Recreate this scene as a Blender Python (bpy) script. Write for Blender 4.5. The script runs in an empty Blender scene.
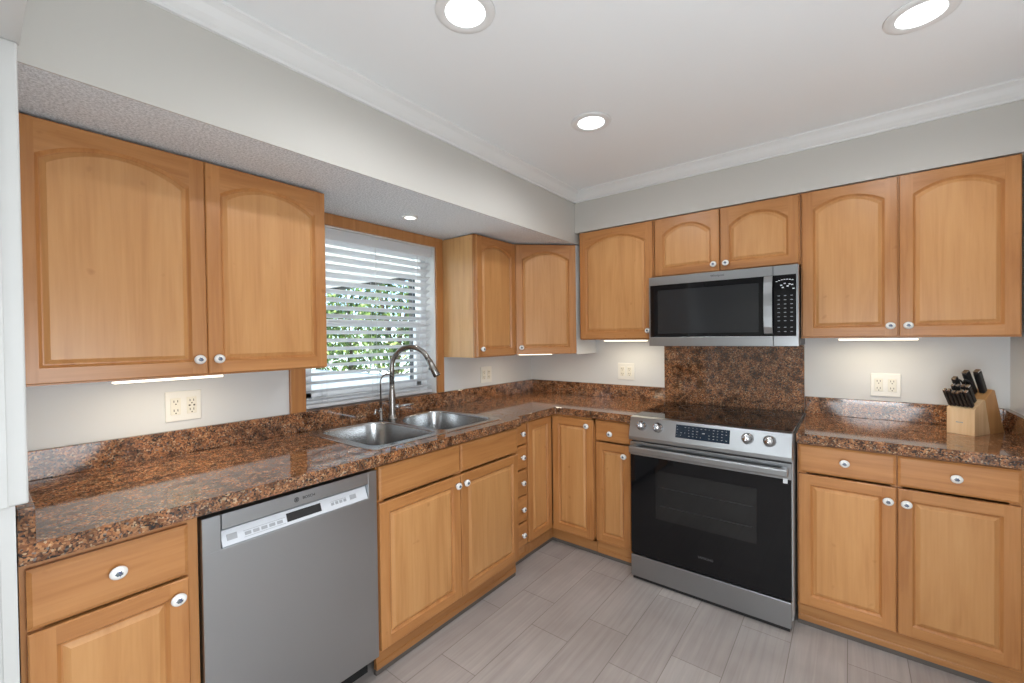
import bpy, bmesh, math, random
from mathutils import Vector, Matrix, Euler

# ---------------------------------------------------------------- camera, world, lights, exposure
scene = bpy.context.scene
COL = scene.collection
PI = math.pi

YAW, PITCH, ROLL, FOC = 0.6674, -0.0125, -0.0119, 427.93
cam_d = bpy.data.cameras.new('camera'); cam = bpy.data.objects.new('camera', cam_d); COL.objects.link(cam)
cam_d.sensor_fit = 'HORIZONTAL'; cam_d.sensor_width = 36.0
cam_d.lens = 36.0 * FOC / 1024.0
cam_d.shift_y = (343.02 - 341.5) / 1024.0
cam_d.clip_start = 0.02; cam_d.clip_end = 200
fw = Vector((-math.sin(YAW), math.cos(YAW), 0)); rt = Vector((math.cos(YAW), math.sin(YAW), 0)); up = Vector((0, 0, 1))
fw2 = fw * math.cos(PITCH) + up * math.sin(PITCH); u2 = -fw * math.sin(PITCH) + up * math.cos(PITCH)
r3 = rt * math.cos(ROLL) + u2 * math.sin(ROLL); u3 = -rt * math.sin(ROLL) + u2 * math.cos(ROLL)
m = Matrix((r3, u3, -fw2)).transposed().to_4x4(); m.translation = Vector((2.1607, -3.0095, 1.3721))
cam.matrix_world = m
scene.camera = cam

scene.view_settings.view_transform = 'Standard'
scene.view_settings.look = 'None'
scene.view_settings.exposure = 0.10
scene.view_settings.gamma = 1.0
scene.view_settings.use_curve_mapping = False

world = bpy.data.worlds.new('sky'); scene.world = world; world.use_nodes = True
wn = world.node_tree; wn.nodes.clear()
wo = wn.nodes.new('ShaderNodeOutputWorld'); wb = wn.nodes.new('ShaderNodeBackground')
sk = wn.nodes.new('ShaderNodeTexSky'); sk.sky_type = 'HOSEK_WILKIE'; sk.turbidity = 3.0; sk.sun_direction = (0.15, -0.62, 0.77)
wn.links.new(sk.outputs[0], wb.inputs[0]); wn.links.new(wb.outputs[0], wo.inputs[0])
wb.inputs[1].default_value = 15.0

def light(name, kind, loc, energy, color=(1, 1, 1), rot=(0, 0, 0), **kw):
    d = bpy.data.lights.new(name, kind); d.energy = energy; d.color = color
    for k, v in kw.items(): setattr(d, k, v)
    o = bpy.data.objects.new(name, d); COL.objects.link(o); o.location = loc; o.rotation_euler = rot
    return o

light('sun', 'SUN', (0, 0, 10), 14, (1, .95, .86), Vector((.15, -.62, .77)).to_track_quat('Z', 'Y').to_euler(), angle=math.radians(1))
CANS = [(1.223, -2.035), (1.201, -1.166), (2.342, -1.115)]
REAR_FILL = [(3.4, -4.2), (1.2, -4.2), (3.4, -5.6), (1.2, -5.6)]
for (x, y) in CANS: light('can_and_fill_spot', 'SPOT', (x, y, 2.372), 13, (.96, .98, 1), (0, 0, 0), spot_size=math.radians(168), spot_blend=.5, shadow_soft_size=.035)
for (x, y) in REAR_FILL: light('can_and_fill_spot', 'SPOT', (x, y, 2.372), 42, (.90, .96, 1), (0, 0, 0), spot_size=math.radians(168), spot_blend=.5, shadow_soft_size=.05)  # added unseen spots behind the camera, fill light for the room
light('soffit_lamp', 'SPOT', (.274, -1.504, 2.03), 2.5, (1, .96, .9), (0, 0, 0), spot_size=math.radians(140), spot_blend=.6, shadow_soft_size=.02)
# added soft fill light beside the camera, brightens the ceiling and the room
light('camera_fill', 'POINT', (2.35, -2.75, 1.0), 66, (.88, .95, 1), shadow_soft_size=.42)

# ---------------------------------------------------------------- materials
def mat(name):
    M = bpy.data.materials.new(name); M.use_nodes = True
    return M, M.node_tree, M.node_tree.nodes['Principled BSDF']

def plain(name, color, rough=.5, metal=0.0, **kw):
    M, nt, b = mat(name)
    b.inputs['Base Color'].default_value = (*color, 1); b.inputs['Roughness'].default_value = rough
    b.inputs['Metallic'].default_value = metal
    for k, v in kw.items(): b.inputs[k].default_value = v
    return M

def N(nt, t, **kw):
    n = nt.nodes.new(t)
    for k, v in kw.items(): setattr(n, k, v)
    return n

def ramp(nt, stops, interp='LINEAR'):
    r = N(nt, 'ShaderNodeValToRGB'); cr = r.color_ramp; cr.interpolation = interp
    while len(cr.elements) < len(stops): cr.elements.new(.5)
    for e, (p, c) in zip(cr.elements, stops):
        e.position = p; e.color = (*c, 1)
    return r

def wood(name, axis, lo, mid, hi, rough=.33, jitter=True):
    M, nt, b = mat(name); L = nt.links
    tc = N(nt, 'ShaderNodeTexCoord'); oi = N(nt, 'ShaderNodeObjectInfo')
    mu = N(nt, 'ShaderNodeMath', operation='MULTIPLY'); mu.inputs[1].default_value = 37.0
    L.new(oi.outputs['Random'], mu.inputs[0])
    ad = N(nt, 'ShaderNodeVectorMath', operation='ADD')
    L.new(tc.outputs['Object'], ad.inputs[0]); L.new(mu.outputs[0], ad.inputs[1])
    mp = N(nt, 'ShaderNodeMapping')
    s = [9.0, 9.0, 9.0]; s[axis] = .9
    mp.inputs['Scale'].default_value = s
    L.new(ad.outputs[0], mp.inputs[0])
    n1 = N(nt, 'ShaderNodeTexNoise'); n1.inputs['Scale'].default_value = 1.6; n1.inputs['Detail'].default_value = 4; n1.inputs['Distortion'].default_value = 1.2
    L.new(mp.outputs[0], n1.inputs['Vector'])
    mp2 = N(nt, 'ShaderNodeMapping'); s2 = [120.0] * 3; s2[axis] = 5.0
    mp2.inputs['Scale'].default_value = s2; L.new(ad.outputs[0], mp2.inputs[0])
    n2 = N(nt, 'ShaderNodeTexNoise'); n2.inputs['Scale'].default_value = 1.0; n2.inputs['Detail'].default_value = 3
    L.new(mp2.outputs[0], n2.inputs['Vector'])
    mx = N(nt, 'ShaderNodeMix', data_type='FLOAT'); mx.inputs[0].default_value = .3
    L.new(n1.outputs[0], mx.inputs[2]); L.new(n2.outputs[0], mx.inputs[3])
    cr = ramp(nt, [(.32, lo), (.5, mid), (.68, hi)]); L.new(mx.outputs[0], cr.inputs[0])
    hs = N(nt, 'ShaderNodeHueSaturation')
    mr = N(nt, 'ShaderNodeMapRange'); mr.inputs[3].default_value = .93 if jitter else 1; mr.inputs[4].default_value = 1.07 if jitter else 1
    L.new(oi.outputs['Random'], mr.inputs[0]); L.new(mr.outputs[0], hs.inputs['Value'])
    L.new(cr.outputs[0], hs.inputs['Color'])
    # sparse small dark flecks of maple
    n3 = N(nt, 'ShaderNodeTexNoise'); n3.inputs['Scale'].default_value = 22; n3.inputs['Detail'].default_value = 1
    L.new(ad.outputs[0], n3.inputs['Vector'])
    r3_ = ramp(nt, [(.74, (1, 1, 1)), (.84, (.82, .74, .66))]); L.new(n3.outputs[0], r3_.inputs[0])
    ml = N(nt, 'ShaderNodeMix', data_type='RGBA', blend_type='MULTIPLY'); ml.inputs[0].default_value = 1
    L.new(hs.outputs[0], ml.inputs[6]); L.new(r3_.outputs[0], ml.inputs[7])
    L.new(ml.outputs[2], b.inputs['Base Color'])
    b.inputs['Roughness'].default_value = rough
    return M

W_LO, W_MID, W_HI = (.39, .155, .047), (.47, .205, .066), (.54, .25, .088)
WV = wood('maple_vertical', 2, W_LO, W_MID, W_HI)
WH = wood('maple_horizontal', 0, W_LO, W_MID, W_HI)
WP = wood('maple_panel', 2, (.49, .225, .075), (.56, .275, .100), (.61, .315, .122))
WS = wood('maple_side', 2, (.56, .30, .12), (.64, .37, .155), (.70, .42, .19), jitter=False)
WT = wood('maple_toe', 0, (.35, .145, .045), (.43, .19, .062), (.50, .24, .085))
WB = wood('block_wood', 2, (.60, .38, .19), (.70, .47, .26), (.77, .55, .33), rough=.45)
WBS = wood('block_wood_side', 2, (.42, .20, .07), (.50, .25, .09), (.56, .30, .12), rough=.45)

def granite():
    M, nt, b = mat('red_brown_granite'); L = nt.links
    g = N(nt, 'ShaderNodeNewGeometry')
    v = N(nt, 'ShaderNodeTexVoronoi'); v.inputs['Scale'].default_value = 210; v.inputs['Randomness'].default_value = 1
    n0 = N(nt, 'ShaderNodeTexNoise'); n0.inputs['Scale'].default_value = 60; n0.inputs['Detail'].default_value = 3
    L.new(g.outputs['Position'], n0.inputs['Vector'])
    ma = N(nt, 'ShaderNodeVectorMath', operation='MULTIPLY_ADD'); ma.inputs[1].default_value = (.010,) * 3
    L.new(n0.outputs['Color'], ma.inputs[0]); L.new(g.outputs['Position'], ma.inputs[2])
    L.new(ma.outputs[0], v.inputs['Vector'])
    sep = N(nt, 'ShaderNodeSeparateColor'); L.new(v.outputs['Color'], sep.inputs[0])
    cr = ramp(nt, [(0, (.035, .028, .025)), (.12, (.10, .052, .032)), (.28, (.21, .092, .044)), (.52, (.31, .14, .064)), (.76, (.39, .205, .10)), (.91, (.45, .32, .20)), (.97, (.18, .16, .15))], 'CONSTANT')
    L.new(sep.outputs[0], cr.inputs[0])
    n1 = N(nt, 'ShaderNodeTexNoise'); n1.inputs['Scale'].default_value = 26; n1.inputs['Detail'].default_value = 5
    L.new(g.outputs['Position'], n1.inputs['Vector'])
    r1 = ramp(nt, [(.36, (.42, .38, .36)), (.5, (.95, .92, .9)), (.66, (1.25, 1.12, 1.0))]); L.new(n1.outputs[0], r1.inputs[0])
    ml = N(nt, 'ShaderNodeMix', data_type='RGBA', blend_type='MULTIPLY'); ml.inputs[0].default_value = 1
    L.new(cr.outputs[0], ml.inputs[6]); L.new(r1.outputs[0], ml.inputs[7])
    L.new(ml.outputs[2], b.inputs['Base Color'])
    b.inputs['Roughness'].default_value = .07; b.inputs['IOR'].default_value = 1.72
    return M
GR = granite()

def steel(name, color=(.46, .47, .48), rough=.3, axis=2, streak=.10):
    M, nt, b = mat(name); L = nt.links
    tc = N(nt, 'ShaderNodeTexCoord'); mp = N(nt, 'ShaderNodeMapping')
    s = [70.0] * 3; s[axis] = .7; mp.inputs['Scale'].default_value = s
    L.new(tc.outputs['Object'], mp.inputs[0])
    n = N(nt, 'ShaderNodeTexNoise'); n.inputs['Scale'].default_value = 1; n.inputs['Detail'].default_value = 2
    L.new(mp.outputs[0], n.inputs['Vector'])
    mr = N(nt, 'ShaderNodeMapRange'); mr.inputs[3].default_value = rough - streak / 2; mr.inputs[4].default_value = rough + streak / 2
    mp3 = N(nt, 'ShaderNodeMapping'); s3 = [5.0] * 3; s3[axis] = .3; mp3.inputs['Scale'].default_value = s3; L.new(tc.outputs['Object'], mp3.inputs[0])
    n3 = N(nt, 'ShaderNodeTexNoise'); n3.inputs['Scale'].default_value = 1; n3.inputs['Detail'].default_value = 1; L.new(mp3.outputs[0], n3.inputs['Vector'])
    av = N(nt, 'ShaderNodeMix', data_type='FLOAT'); av.inputs[0].default_value = .75; L.new(n.outputs[0], av.inputs[2]); L.new(n3.outputs[0], av.inputs[3])
    L.new(av.outputs[0], mr.inputs[0]); L.new(mr.outputs[0], b.inputs['Roughness'])
    b.inputs['Base Color'].default_value = (*color, 1); b.inputs['Metallic'].default_value = 1
    b.inputs['Anisotropic'].default_value = .3
    return M
ST = steel('brushed_steel', (.38, .39, .40), axis=0)
STV = steel('brushed_steel_door', (.46, .48, .50), .30, axis=2)
STS = steel('sink_steel', (.50, .51, .52), .22, axis=0)
STC = plain('polished_steel', (.62, .62, .63), .14, 1)
NK = plain('dark_nickel', (.30, .285, .27), .27, 1)
DKS = plain('dark_grey_metal', (.10, .10, .11), .35, .8)
BLK = plain('black_plastic', (.012, .012, .013), .35)
BGL = plain('black_glass', (.006, .006, .007), .04, 0, **{'IOR': 1.36})
BGW = plain('oven_window_glass', (.009, .0095, .010), .05)
BGM = plain('microwave_window_glass', (.018, .019, .021), .10)
SLV = plain('silver_plastic', (.66, .68, .72), .35, .15)
GRYP = plain('grey_button', (.35, .36, .38), .5)
PRT = plain('print_grey', (.32, .34, .36), .6)
PRTW = plain('print_white', (.7, .72, .74), .5)
PRTD = plain('print_dark', (.04, .04, .045), .5)
DISP = plain('navy_display_glass', (.008, .016, .03), .08)
WHT = plain('white_paint', (.80, .80, .79), .45)
WHP = plain('white_plastic', (.80, .79, .75), .35)
IVO = plain('ivory_receptacle', (.78, .75, .66), .35)
SLOT = plain('receptacle_slot', (.05, .04, .03), .6)
BLD = plain('blind_slat_white', (.82, .83, .84), .4, 0, **{'Subsurface Weight': 0.0})
VNL = plain('white_vinyl_frame', (.85, .87, .89), .35)
_nt = BLD.node_tree; _tr = N(_nt, 'ShaderNodeBsdfTranslucent'); _tr.inputs[0].default_value = (.9, .92, .95, 1)
_mx = N(_nt, 'ShaderNodeMixShader'); _mx.inputs[0].default_value = .35
_nt.links.new(_nt.nodes['Principled BSDF'].outputs[0], _mx.inputs[1]); _nt.links.new(_tr.outputs[0], _mx.inputs[2])
_nt.links.new(_mx.outputs[0], _nt.nodes['Material Output'].inputs['Surface'])
CRD = plain('blind_cord', (.75, .76, .77), .7)
BRS = plain('knob_stem_metal', (.55, .50, .44), .25, 1)
GAP = plain('toe_panel_black', (.01, .01, .01), .7)  # near-black colour of the dishwasher toe panel
INS = plain('cabinet_interior', (.50, .36, .22), .6)
KICK_SHADE = plain('grey_kick_shade', (.11, .095, .085), .6)  # dark grey painted in for the shadow at the floor gap
HND = plain('black_knife_handle', (.010, .010, .011), .32)
BLT = plain('knife_steel', (.70, .70, .71), .2, 1)

def glass():
    M, nt, b = mat('window_glass'); L = nt.links
    b.inputs['Base Color'].default_value = (.97, 1, .99, 1); b.inputs['Roughness'].default_value = 0
    b.inputs['Transmission Weight'].default_value = 1; b.inputs['IOR'].default_value = 1.05
    return M
GLS = glass()

def wall_paint(name, color, bump=.02, scale=260, rough=.6):
    M, nt, b = mat(name); L = nt.links
    g = N(nt, 'ShaderNodeNewGeometry'); n = N(nt, 'ShaderNodeTexNoise'); n.inputs['Scale'].default_value = scale; n.inputs['Detail'].default_value = 2
    L.new(g.outputs['Position'], n.inputs['Vector'])
    bp = N(nt, 'ShaderNodeBump'); bp.inputs['Strength'].default_value = bump; bp.inputs['Distance'].default_value = .002
    L.new(n.outputs[0], bp.inputs['Height']); L.new(bp.outputs[0], b.inputs['Normal'])
    b.inputs['Base Color'].default_value = (*color, 1); b.inputs['Roughness'].default_value = rough
    return M
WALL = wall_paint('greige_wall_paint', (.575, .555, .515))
WALLK = wall_paint('pale_backsplash_wall_paint', (.69, .70, .705))
CEIL = wall_paint('ceiling_paint', (.89, .91, .92))
TRIM = wall_paint('trim_paint', (.80, .80, .79), 0, 10, .4)
CASE = wall_paint('doorway_casing_paint', (.60, .60, .585), 0, 10, .5)

def popcorn():
    M, nt, b = mat('popcorn_texture'); L = nt.links
    g = N(nt, 'ShaderNodeNewGeometry'); n = N(nt, 'ShaderNodeTexNoise'); n.inputs['Scale'].default_value = 130; n.inputs['Detail'].default_value = 4; n.inputs['Roughness'].default_value = .7
    L.new(g.outputs['Position'], n.inputs['Vector'])
    bp = N(nt, 'ShaderNodeBump'); bp.inputs['Strength'].default_value = 1; bp.inputs['Distance'].default_value = .006
    L.new(n.outputs[0], bp.inputs['Height']); L.new(bp.outputs[0], b.inputs['Normal'])
    cr = ramp(nt, [(.38, (.60, .64, .67)), (.6, (.92, .96, 1.0))]); L.new(n.outputs[0], cr.inputs[0])  # hollows coloured darker, painting in the tiny shadows of the texture
    L.new(cr.outputs[0], b.inputs['Base Color']); b.inputs['Roughness'].default_value = .9
    return M
POP = popcorn()

def floor_mat():
    M, nt, b = mat('grey_wood_plank_tile'); L = nt.links
    g = N(nt, 'ShaderNodeNewGeometry')
    mp = N(nt, 'ShaderNodeMapping'); mp.inputs['Rotation'].default_value = (0, 0, PI / 2); mp.inputs['Location'].default_value = (.42, .025, 0)
    L.new(g.outputs['Position'], mp.inputs[0])
    br = N(nt, 'ShaderNodeTexBrick'); br.offset = .336; br.offset_frequency = 2
    br.inputs['Scale'].default_value = 1; br.inputs['Brick Width'].default_value = .595; br.inputs['Row Height'].default_value = .198
    br.inputs['Mortar Size'].default_value = .0016; br.inputs['Mortar Smooth'].default_value = .1
    br.inputs['Color1'].default_value = (.355, .315, .295, 1); br.inputs['Color2'].default_value = (.425, .39, .37, 1)
    br.inputs['Mortar'].default_value = (.22, .19, .17, 1)
    L.new(mp.outputs[0], br.inputs['Vector'])
    mp2 = N(nt, 'ShaderNodeMapping'); mp2.inputs['Scale'].default_value = (55, 2.2, 1); L.new(g.outputs['Position'], mp2.inputs[0])
    n = N(nt, 'ShaderNodeTexNoise'); n.inputs['Scale'].default_value = 1; n.inputs['Detail'].default_value = 5; n.inputs['Distortion'].default_value = .8
    L.new(mp2.outputs[0], n.inputs['Vector'])
    r = ramp(nt, [(.3, (.88, .87, .87)), (.5, (.98, .98, .98)), (.72, (1.08, 1.08, 1.07))]); L.new(n.outputs[0], r.inputs[0])
    n4 = N(nt, 'ShaderNodeTexNoise'); n4.inputs['Scale'].default_value = 3.5; n4.inputs['Detail'].default_value = 3; L.new(g.outputs['Position'], n4.inputs['Vector'])
    r4 = ramp(nt, [(.3, (.90, .89, .88)), (.7, (1.08, 1.08, 1.08))]); L.new(n4.outputs[0], r4.inputs[0])
    ml = N(nt, 'ShaderNodeMix', data_type='RGBA', blend_type='MULTIPLY'); ml.inputs[0].default_value = 1
    L.new(br.outputs['Color'], ml.inputs[6]); L.new(r.outputs[0], ml.inputs[7])
    m2 = N(nt, 'ShaderNodeMix', data_type='RGBA', blend_type='MULTIPLY'); m2.inputs[0].default_value = 1
    L.new(ml.outputs[2], m2.inputs[6]); L.new(r4.outputs[0], m2.inputs[7])
    L.new(m2.outputs[2], b.inputs['Base Color']); b.inputs['Roughness'].default_value = .42
    return M
FLR = floor_mat()

def knob_face():
    # white porcelain with a small blue-grey flower printed in the middle
    M, nt, b = mat('porcelain_with_flower_print'); L = nt.links
    tc = N(nt, 'ShaderNodeTexCoord'); mp = N(nt, 'ShaderNodeMapping'); mp.inputs['Scale'].default_value = (1, 0, 1)
    L.new(tc.outputs['Object'], mp.inputs[0])
    ln = N(nt, 'ShaderNodeVectorMath', operation='LENGTH'); L.new(mp.outputs[0], ln.inputs[0])
    n = N(nt, 'ShaderNodeTexNoise'); n.inputs['Scale'].default_value = 230; n.inputs['Detail'].default_value = 2; L.new(tc.outputs['Object'], n.inputs['Vector'])
    a = N(nt, 'ShaderNodeMath', operation='MULTIPLY_ADD'); a.inputs[1].default_value = .014; L.new(n.outputs[0], a.inputs[0]); L.new(ln.outputs['Value'], a.inputs[2])
    c = N(nt, 'ShaderNodeMath', operation='LESS_THAN'); c.inputs[1].default_value = .0140; L.new(a.outputs[0], c.inputs[0])
    n2 = N(nt, 'ShaderNodeTexNoise'); n2.inputs['Scale'].default_value = 320; L.new(tc.outputs['Object'], n2.inputs['Vector'])
    cr = ramp(nt, [(.4, (.05, .07, .16)), (.55, (.18, .19, .24)), (.6, (.12, .15, .12))]); L.new(n2.outputs[0], cr.inputs[0])
    mx = N(nt, 'ShaderNodeMix', data_type='RGBA'); L.new(c.outputs[0], mx.inputs[0]); mx.inputs[6].default_value = (.84, .83, .80, 1); L.new(cr.outputs[0], mx.inputs[7])
    L.new(mx.outputs[2], b.inputs['Base Color']); b.inputs['Roughness'].default_value = .15; b.inputs['Coat Weight'].default_value = .5
    return M
KNB = knob_face()

def emit(name, color, s):
    M, nt, b = mat(name)
    b.inputs['Base Color'].default_value = (.8, .8, .8, 1); b.inputs['Emission Color'].default_value = (*color, 1); b.inputs['Emission Strength'].default_value = s
    return M
LEN = emit('lamp_lens', (.93, .97, 1), 2.2)
LED = emit('warm_led_diffuser', (1, .86, .62), 2.2)
LENW = emit('soffit_lens', (1, .98, .95), 3.0)

# ---------------------------------------------------------------- mesh building
class MB:
    def __init__(s): s.v = []; s.f = []; s.m = []; s.sm = []
    def add(s, verts, faces, mi=0, smooth=False):
        o = len(s.v); s.v += [tuple(v) for v in verts]
        for f in faces: s.f.append(tuple(o + i for i in f)); s.m.append(mi); s.sm.append(smooth)
        return s
    def box(s, x0, x1, y0, y1, z0, z1, mi=0, b=0.0):
        if x0 > x1: x0, x1 = x1, x0
        if y0 > y1: y0, y1 = y1, y0
        if z0 > z1: z0, z1 = z1, z0
        if b <= 0:
            V = [(x, y, z) for x in (x0, x1) for y in (y0, y1) for z in (z0, z1)]
            return s.add(V, [(0, 1, 3, 2), (4, 6, 7, 5), (0, 4, 5, 1), (2, 3, 7, 6), (0, 2, 6, 4), (1, 5, 7, 3)], mi)
        bm = bmesh.new(); bmesh.ops.create_cube(bm, size=1)
        for v in bm.verts: v.co = Vector((x0 + (v.co.x + .5) * (x1 - x0), y0 + (v.co.y + .5) * (y1 - y0), z0 + (v.co.z + .5) * (z1 - z0)))
        bmesh.ops.bevel(bm, geom=bm.edges[:], offset=b, segments=2, affect='EDGES', profile=.5)
        bm.verts.index_update()
        s.add([v.co[:] for v in bm.verts], [[v.index for v in f.verts] for f in bm.faces], mi); bm.free()
        return s
    def tube(s, pts, r, n=12, mi=0, cap=True):
        P = [Vector(p) for p in pts]; R = r if isinstance(r, (list, tuple)) else [r] * len(P)
        t = (P[1] - P[0]).normalized(); a = Vector((0, 0, 1)) if abs(t.z) < .9 else Vector((1, 0, 0))
        u = t.cross(a).normalized(); rings = []; V = []
        for i, p in enumerate(P):
            t2 = (P[min(i + 1, len(P) - 1)] - P[max(i - 1, 0)]).normalized()
            u = (u - t2 * u.dot(t2)).normalized(); w = t2.cross(u)
            V += [tuple(p + (u * math.cos(2 * PI * k / n) + w * math.sin(2 * PI * k / n)) * R[i]) for k in range(n)]
        F = [(i * n + k, i * n + (k + 1) % n, (i + 1) * n + (k + 1) % n, (i + 1) * n + k) for i in range(len(P) - 1) for k in range(n)]
        s.add(V, F, mi, True)
        if cap:
            o = len(s.v) - len(V)
            s.f.append(tuple(o + k for k in range(n))[::-1]); s.m.append(mi); s.sm.append(False)
            s.f.append(tuple(o + (len(P) - 1) * n + k for k in range(n))); s.m.append(mi); s.sm.append(False)
        return s
    def lathe(s, prof, c=(0, 0, 0), axis='z', n=24, mi=0, sx=1, sz=1, smooth=True):
        V = []
        for r, h in prof:
            for k in range(n):
                a = 2 * PI * k / n; x, y = r * math.cos(a), r * math.sin(a)
                if axis == 'z': p = (x * sx, y * sz, h)
                elif axis == 'y': p = (x * sx, h, y * sz)
                else: p = (h, x * sx, y * sz)
                V.append((p[0] + c[0], p[1] + c[1], p[2] + c[2]))
        F = [(i * n + k, i * n + (k + 1) % n, (i + 1) * n + (k + 1) % n, (i + 1) * n + k) for i in range(len(prof) - 1) for k in range(n)]
        s.add(V, F, mi, smooth)
        o = len(s.v) - len(V)
        if prof[0][0] > 0: s.f.append(tuple(o + k for k in range(n))[::-1]); s.m.append(mi); s.sm.append(False)
        if prof[-1][0] > 0: s.f.append(tuple(o + (len(prof) - 1) * n + k for k in range(n))); s.m.append(mi); s.sm.append(False)
        return s
    def prism(s, poly, axis, a, b, mi=0):
        """poly of 2D points extruded along axis from a to b"""
        def P(p, t): return (t, p[0], p[1]) if axis == 'x' else ((p[0], t, p[1]) if axis == 'y' else (p[0], p[1], t))
        n = len(poly); V = [P(p, a) for p in poly] + [P(p, b) for p in poly]
        F = [(k, (k + 1) % n, n + (k + 1) % n, n + k) for k in range(n)] + [tuple(range(n))[::-1], tuple(range(n, 2 * n))]
        return s.add(V, F, mi)
    def build(s, name, mats, parent=None, loc=None, rot=None, bevel=0):
        me = bpy.data.meshes.new(name); me.from_pydata(s.v, [], s.f)
        if not isinstance(mats, (list, tuple)): mats = [mats]
        for mm in mats: me.materials.append(mm)
        me.polygons.foreach_set('material_index', s.m); me.polygons.foreach_set('use_smooth', s.sm)
        bm = bmesh.new(); bm.from_mesh(me)
        bmesh.ops.remove_doubles(bm, verts=bm.verts, dist=1e-6)
        bmesh.ops.recalc_face_normals(bm, faces=bm.faces); bm.to_mesh(me); bm.free()
        o = bpy.data.objects.new(name, me); COL.objects.link(o)
        if parent is not None: o.parent = parent
        if loc is not None: o.location = loc
        if rot is not None: o.rotation_euler = rot
        if bevel:
            bv = o.modifiers.new('bevel', 'BEVEL'); bv.width = bevel; bv.segments = 2; bv.limit_method = 'ANGLE'; bv.angle_limit = math.radians(40)
        return o

def empty(name, label, cat, loc=(0, 0, 0), rz=0, group=None):
    o = bpy.data.objects.new(name, None); COL.objects.link(o); o.empty_display_size = .05
    o.location = loc; o.rotation_euler = (0, 0, rz); return tag(o, label, cat, group)
def tag(o, label, cat, group=None):
    o['label'] = label; o['category'] = cat
    if group: o['group'] = group
    return o
def struct(o):
    o['kind'] = 'structure'; return o
def copy_tree(o, parent=None):
    c = o.copy(); COL.objects.link(c)
    if parent is not None: c.parent = parent
    for ch in list(o.children): copy_tree(ch, c)
    return c
def text(body, size, name, mt, parent, loc, rot, ext=.0004, sx=1.0):
    cu = bpy.data.curves.new(name, 'FONT'); cu.body = body; cu.size = size; cu.extrude = ext
    cu.align_x = 'CENTER'; cu.align_y = 'CENTER'
    t = bpy.data.objects.new(name + '_src', cu); COL.objects.link(t)
    bpy.context.view_layer.update()
    me = bpy.data.meshes.new_from_object(t); bpy.data.objects.remove(t)
    me.materials.clear(); me.materials.append(mt)
    o = bpy.data.objects.new(name, me); COL.objects.link(o); o.parent = parent; o.location = loc; o.rotation_euler = rot; o.scale = (sx, 1, 1)
    return o

# ---------------------------------------------------------------- room shell
ZC = 2.39
XR = 2.752
YF = -6.5      # far end of the space behind the camera
XF = 4.6
struct(MB().box(-.15, XF, YF, .15, -.10, 0).build('floor', FLR))
struct(MB().box(-.15, XF, YF, .15, ZC, ZC + .10).build('ceiling', CEIL))
WY0, WY1, WZ0, WZ1 = -1.965, -1.088, 1.012, 1.975
wl = MB()
wl.box(-.15, 0, -3.05, WY0, 0, ZC).box(-.15, 0, WY1, .15, 0, ZC).box(-.15, 0, WY0, WY1, 0, WZ0 - .03).box(-.15, 0, WY0, WY1, WZ1, ZC)
wl.box(-.15, 0, YF, -3.05, 0, ZC)
struct(wl.build('wall_left', WALLK))
struct(MB().box(0, XF, 0, .15, 0, ZC).build('wall_back', WALLK))
struct(MB().box(XR, XR + .12, -2.2, 0, 0, ZC).build('wall_right', WALLK))
struct(MB().box(XF, XF + .12, YF, 0, 0, ZC).build('wall_right_far', WALL))
wf = MB().box(-.15, XF + .12, YF - .12, YF, 0, ZC)
struct(wf.build('wall_front', WALL))
# soffits: deep textured one over the window wall, shallow one over the back wall
SX, SZ = .62, 2.039
s1 = MB().box(0, SX, -2.952, 0, SZ + .004, ZC).box(SX - .006, SX, -2.952, 0, SZ, SZ + .004)
struct(s1.build('wall_left_soffit', WALL))
struct(MB().box(0, SX - .0065, -2.952, -.0, SZ, SZ + .004).build('ceiling_soffit_underside', POP))
struct(MB().box(SX, XR, -.312, 0, 2.112, ZC).build('wall_back_soffit', WALL))
# side wall at the left with its end, and the opening header it carries
struct(MB().box(0, .700, -3.10, -2.952, 0, ZC).build('wall_side', CASE))
struct(MB().box(.700, .712, -3.07, -2.932, 1.013, 2.04, b=.004).box(.7, .707, -2.975, -2.952, .0, 1.013).box(.712, .716, -3.07, -2.962, 1.013, 2.04, b=.0015).build('trim_1', CASE))
struct(MB().box(.700, XR, -3.10, -2.928, 2.04, ZC).build('wall_header', CASE))
struct(MB().box(.9, XR, -2.940, -2.934, 2.033, 2.04).build('trim_2', CASE))
# crown moulding
def crown_poly(o, s, zc):
    # (outward, z) profile
    P = [(0, 0), (.070, 0), (.070, -.008), (.062, -.012), (.050, -.020), (.034, -.040), (.020, -.052), (.012, -.056), (.012, -.066), (0, -.066)]
    return [(o + s * p[0], zc + p[1]) for p in P]
struct(MB().prism([(p[0], p[1]) for p in crown_poly(SX, 1, ZC)], 'y', -2.93, -.312, 0).build('trim_3', TRIM))
struct(MB().prism([(p[0], p[1]) for p in crown_poly(-.312, -1, ZC)], 'x', SX, XR, 0).build('trim_4', TRIM))
struct(MB().box(XR - .012, XR, -2.2, -.66, 0, .09, b=.003).build('baseboard_right', TRIM))

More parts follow.
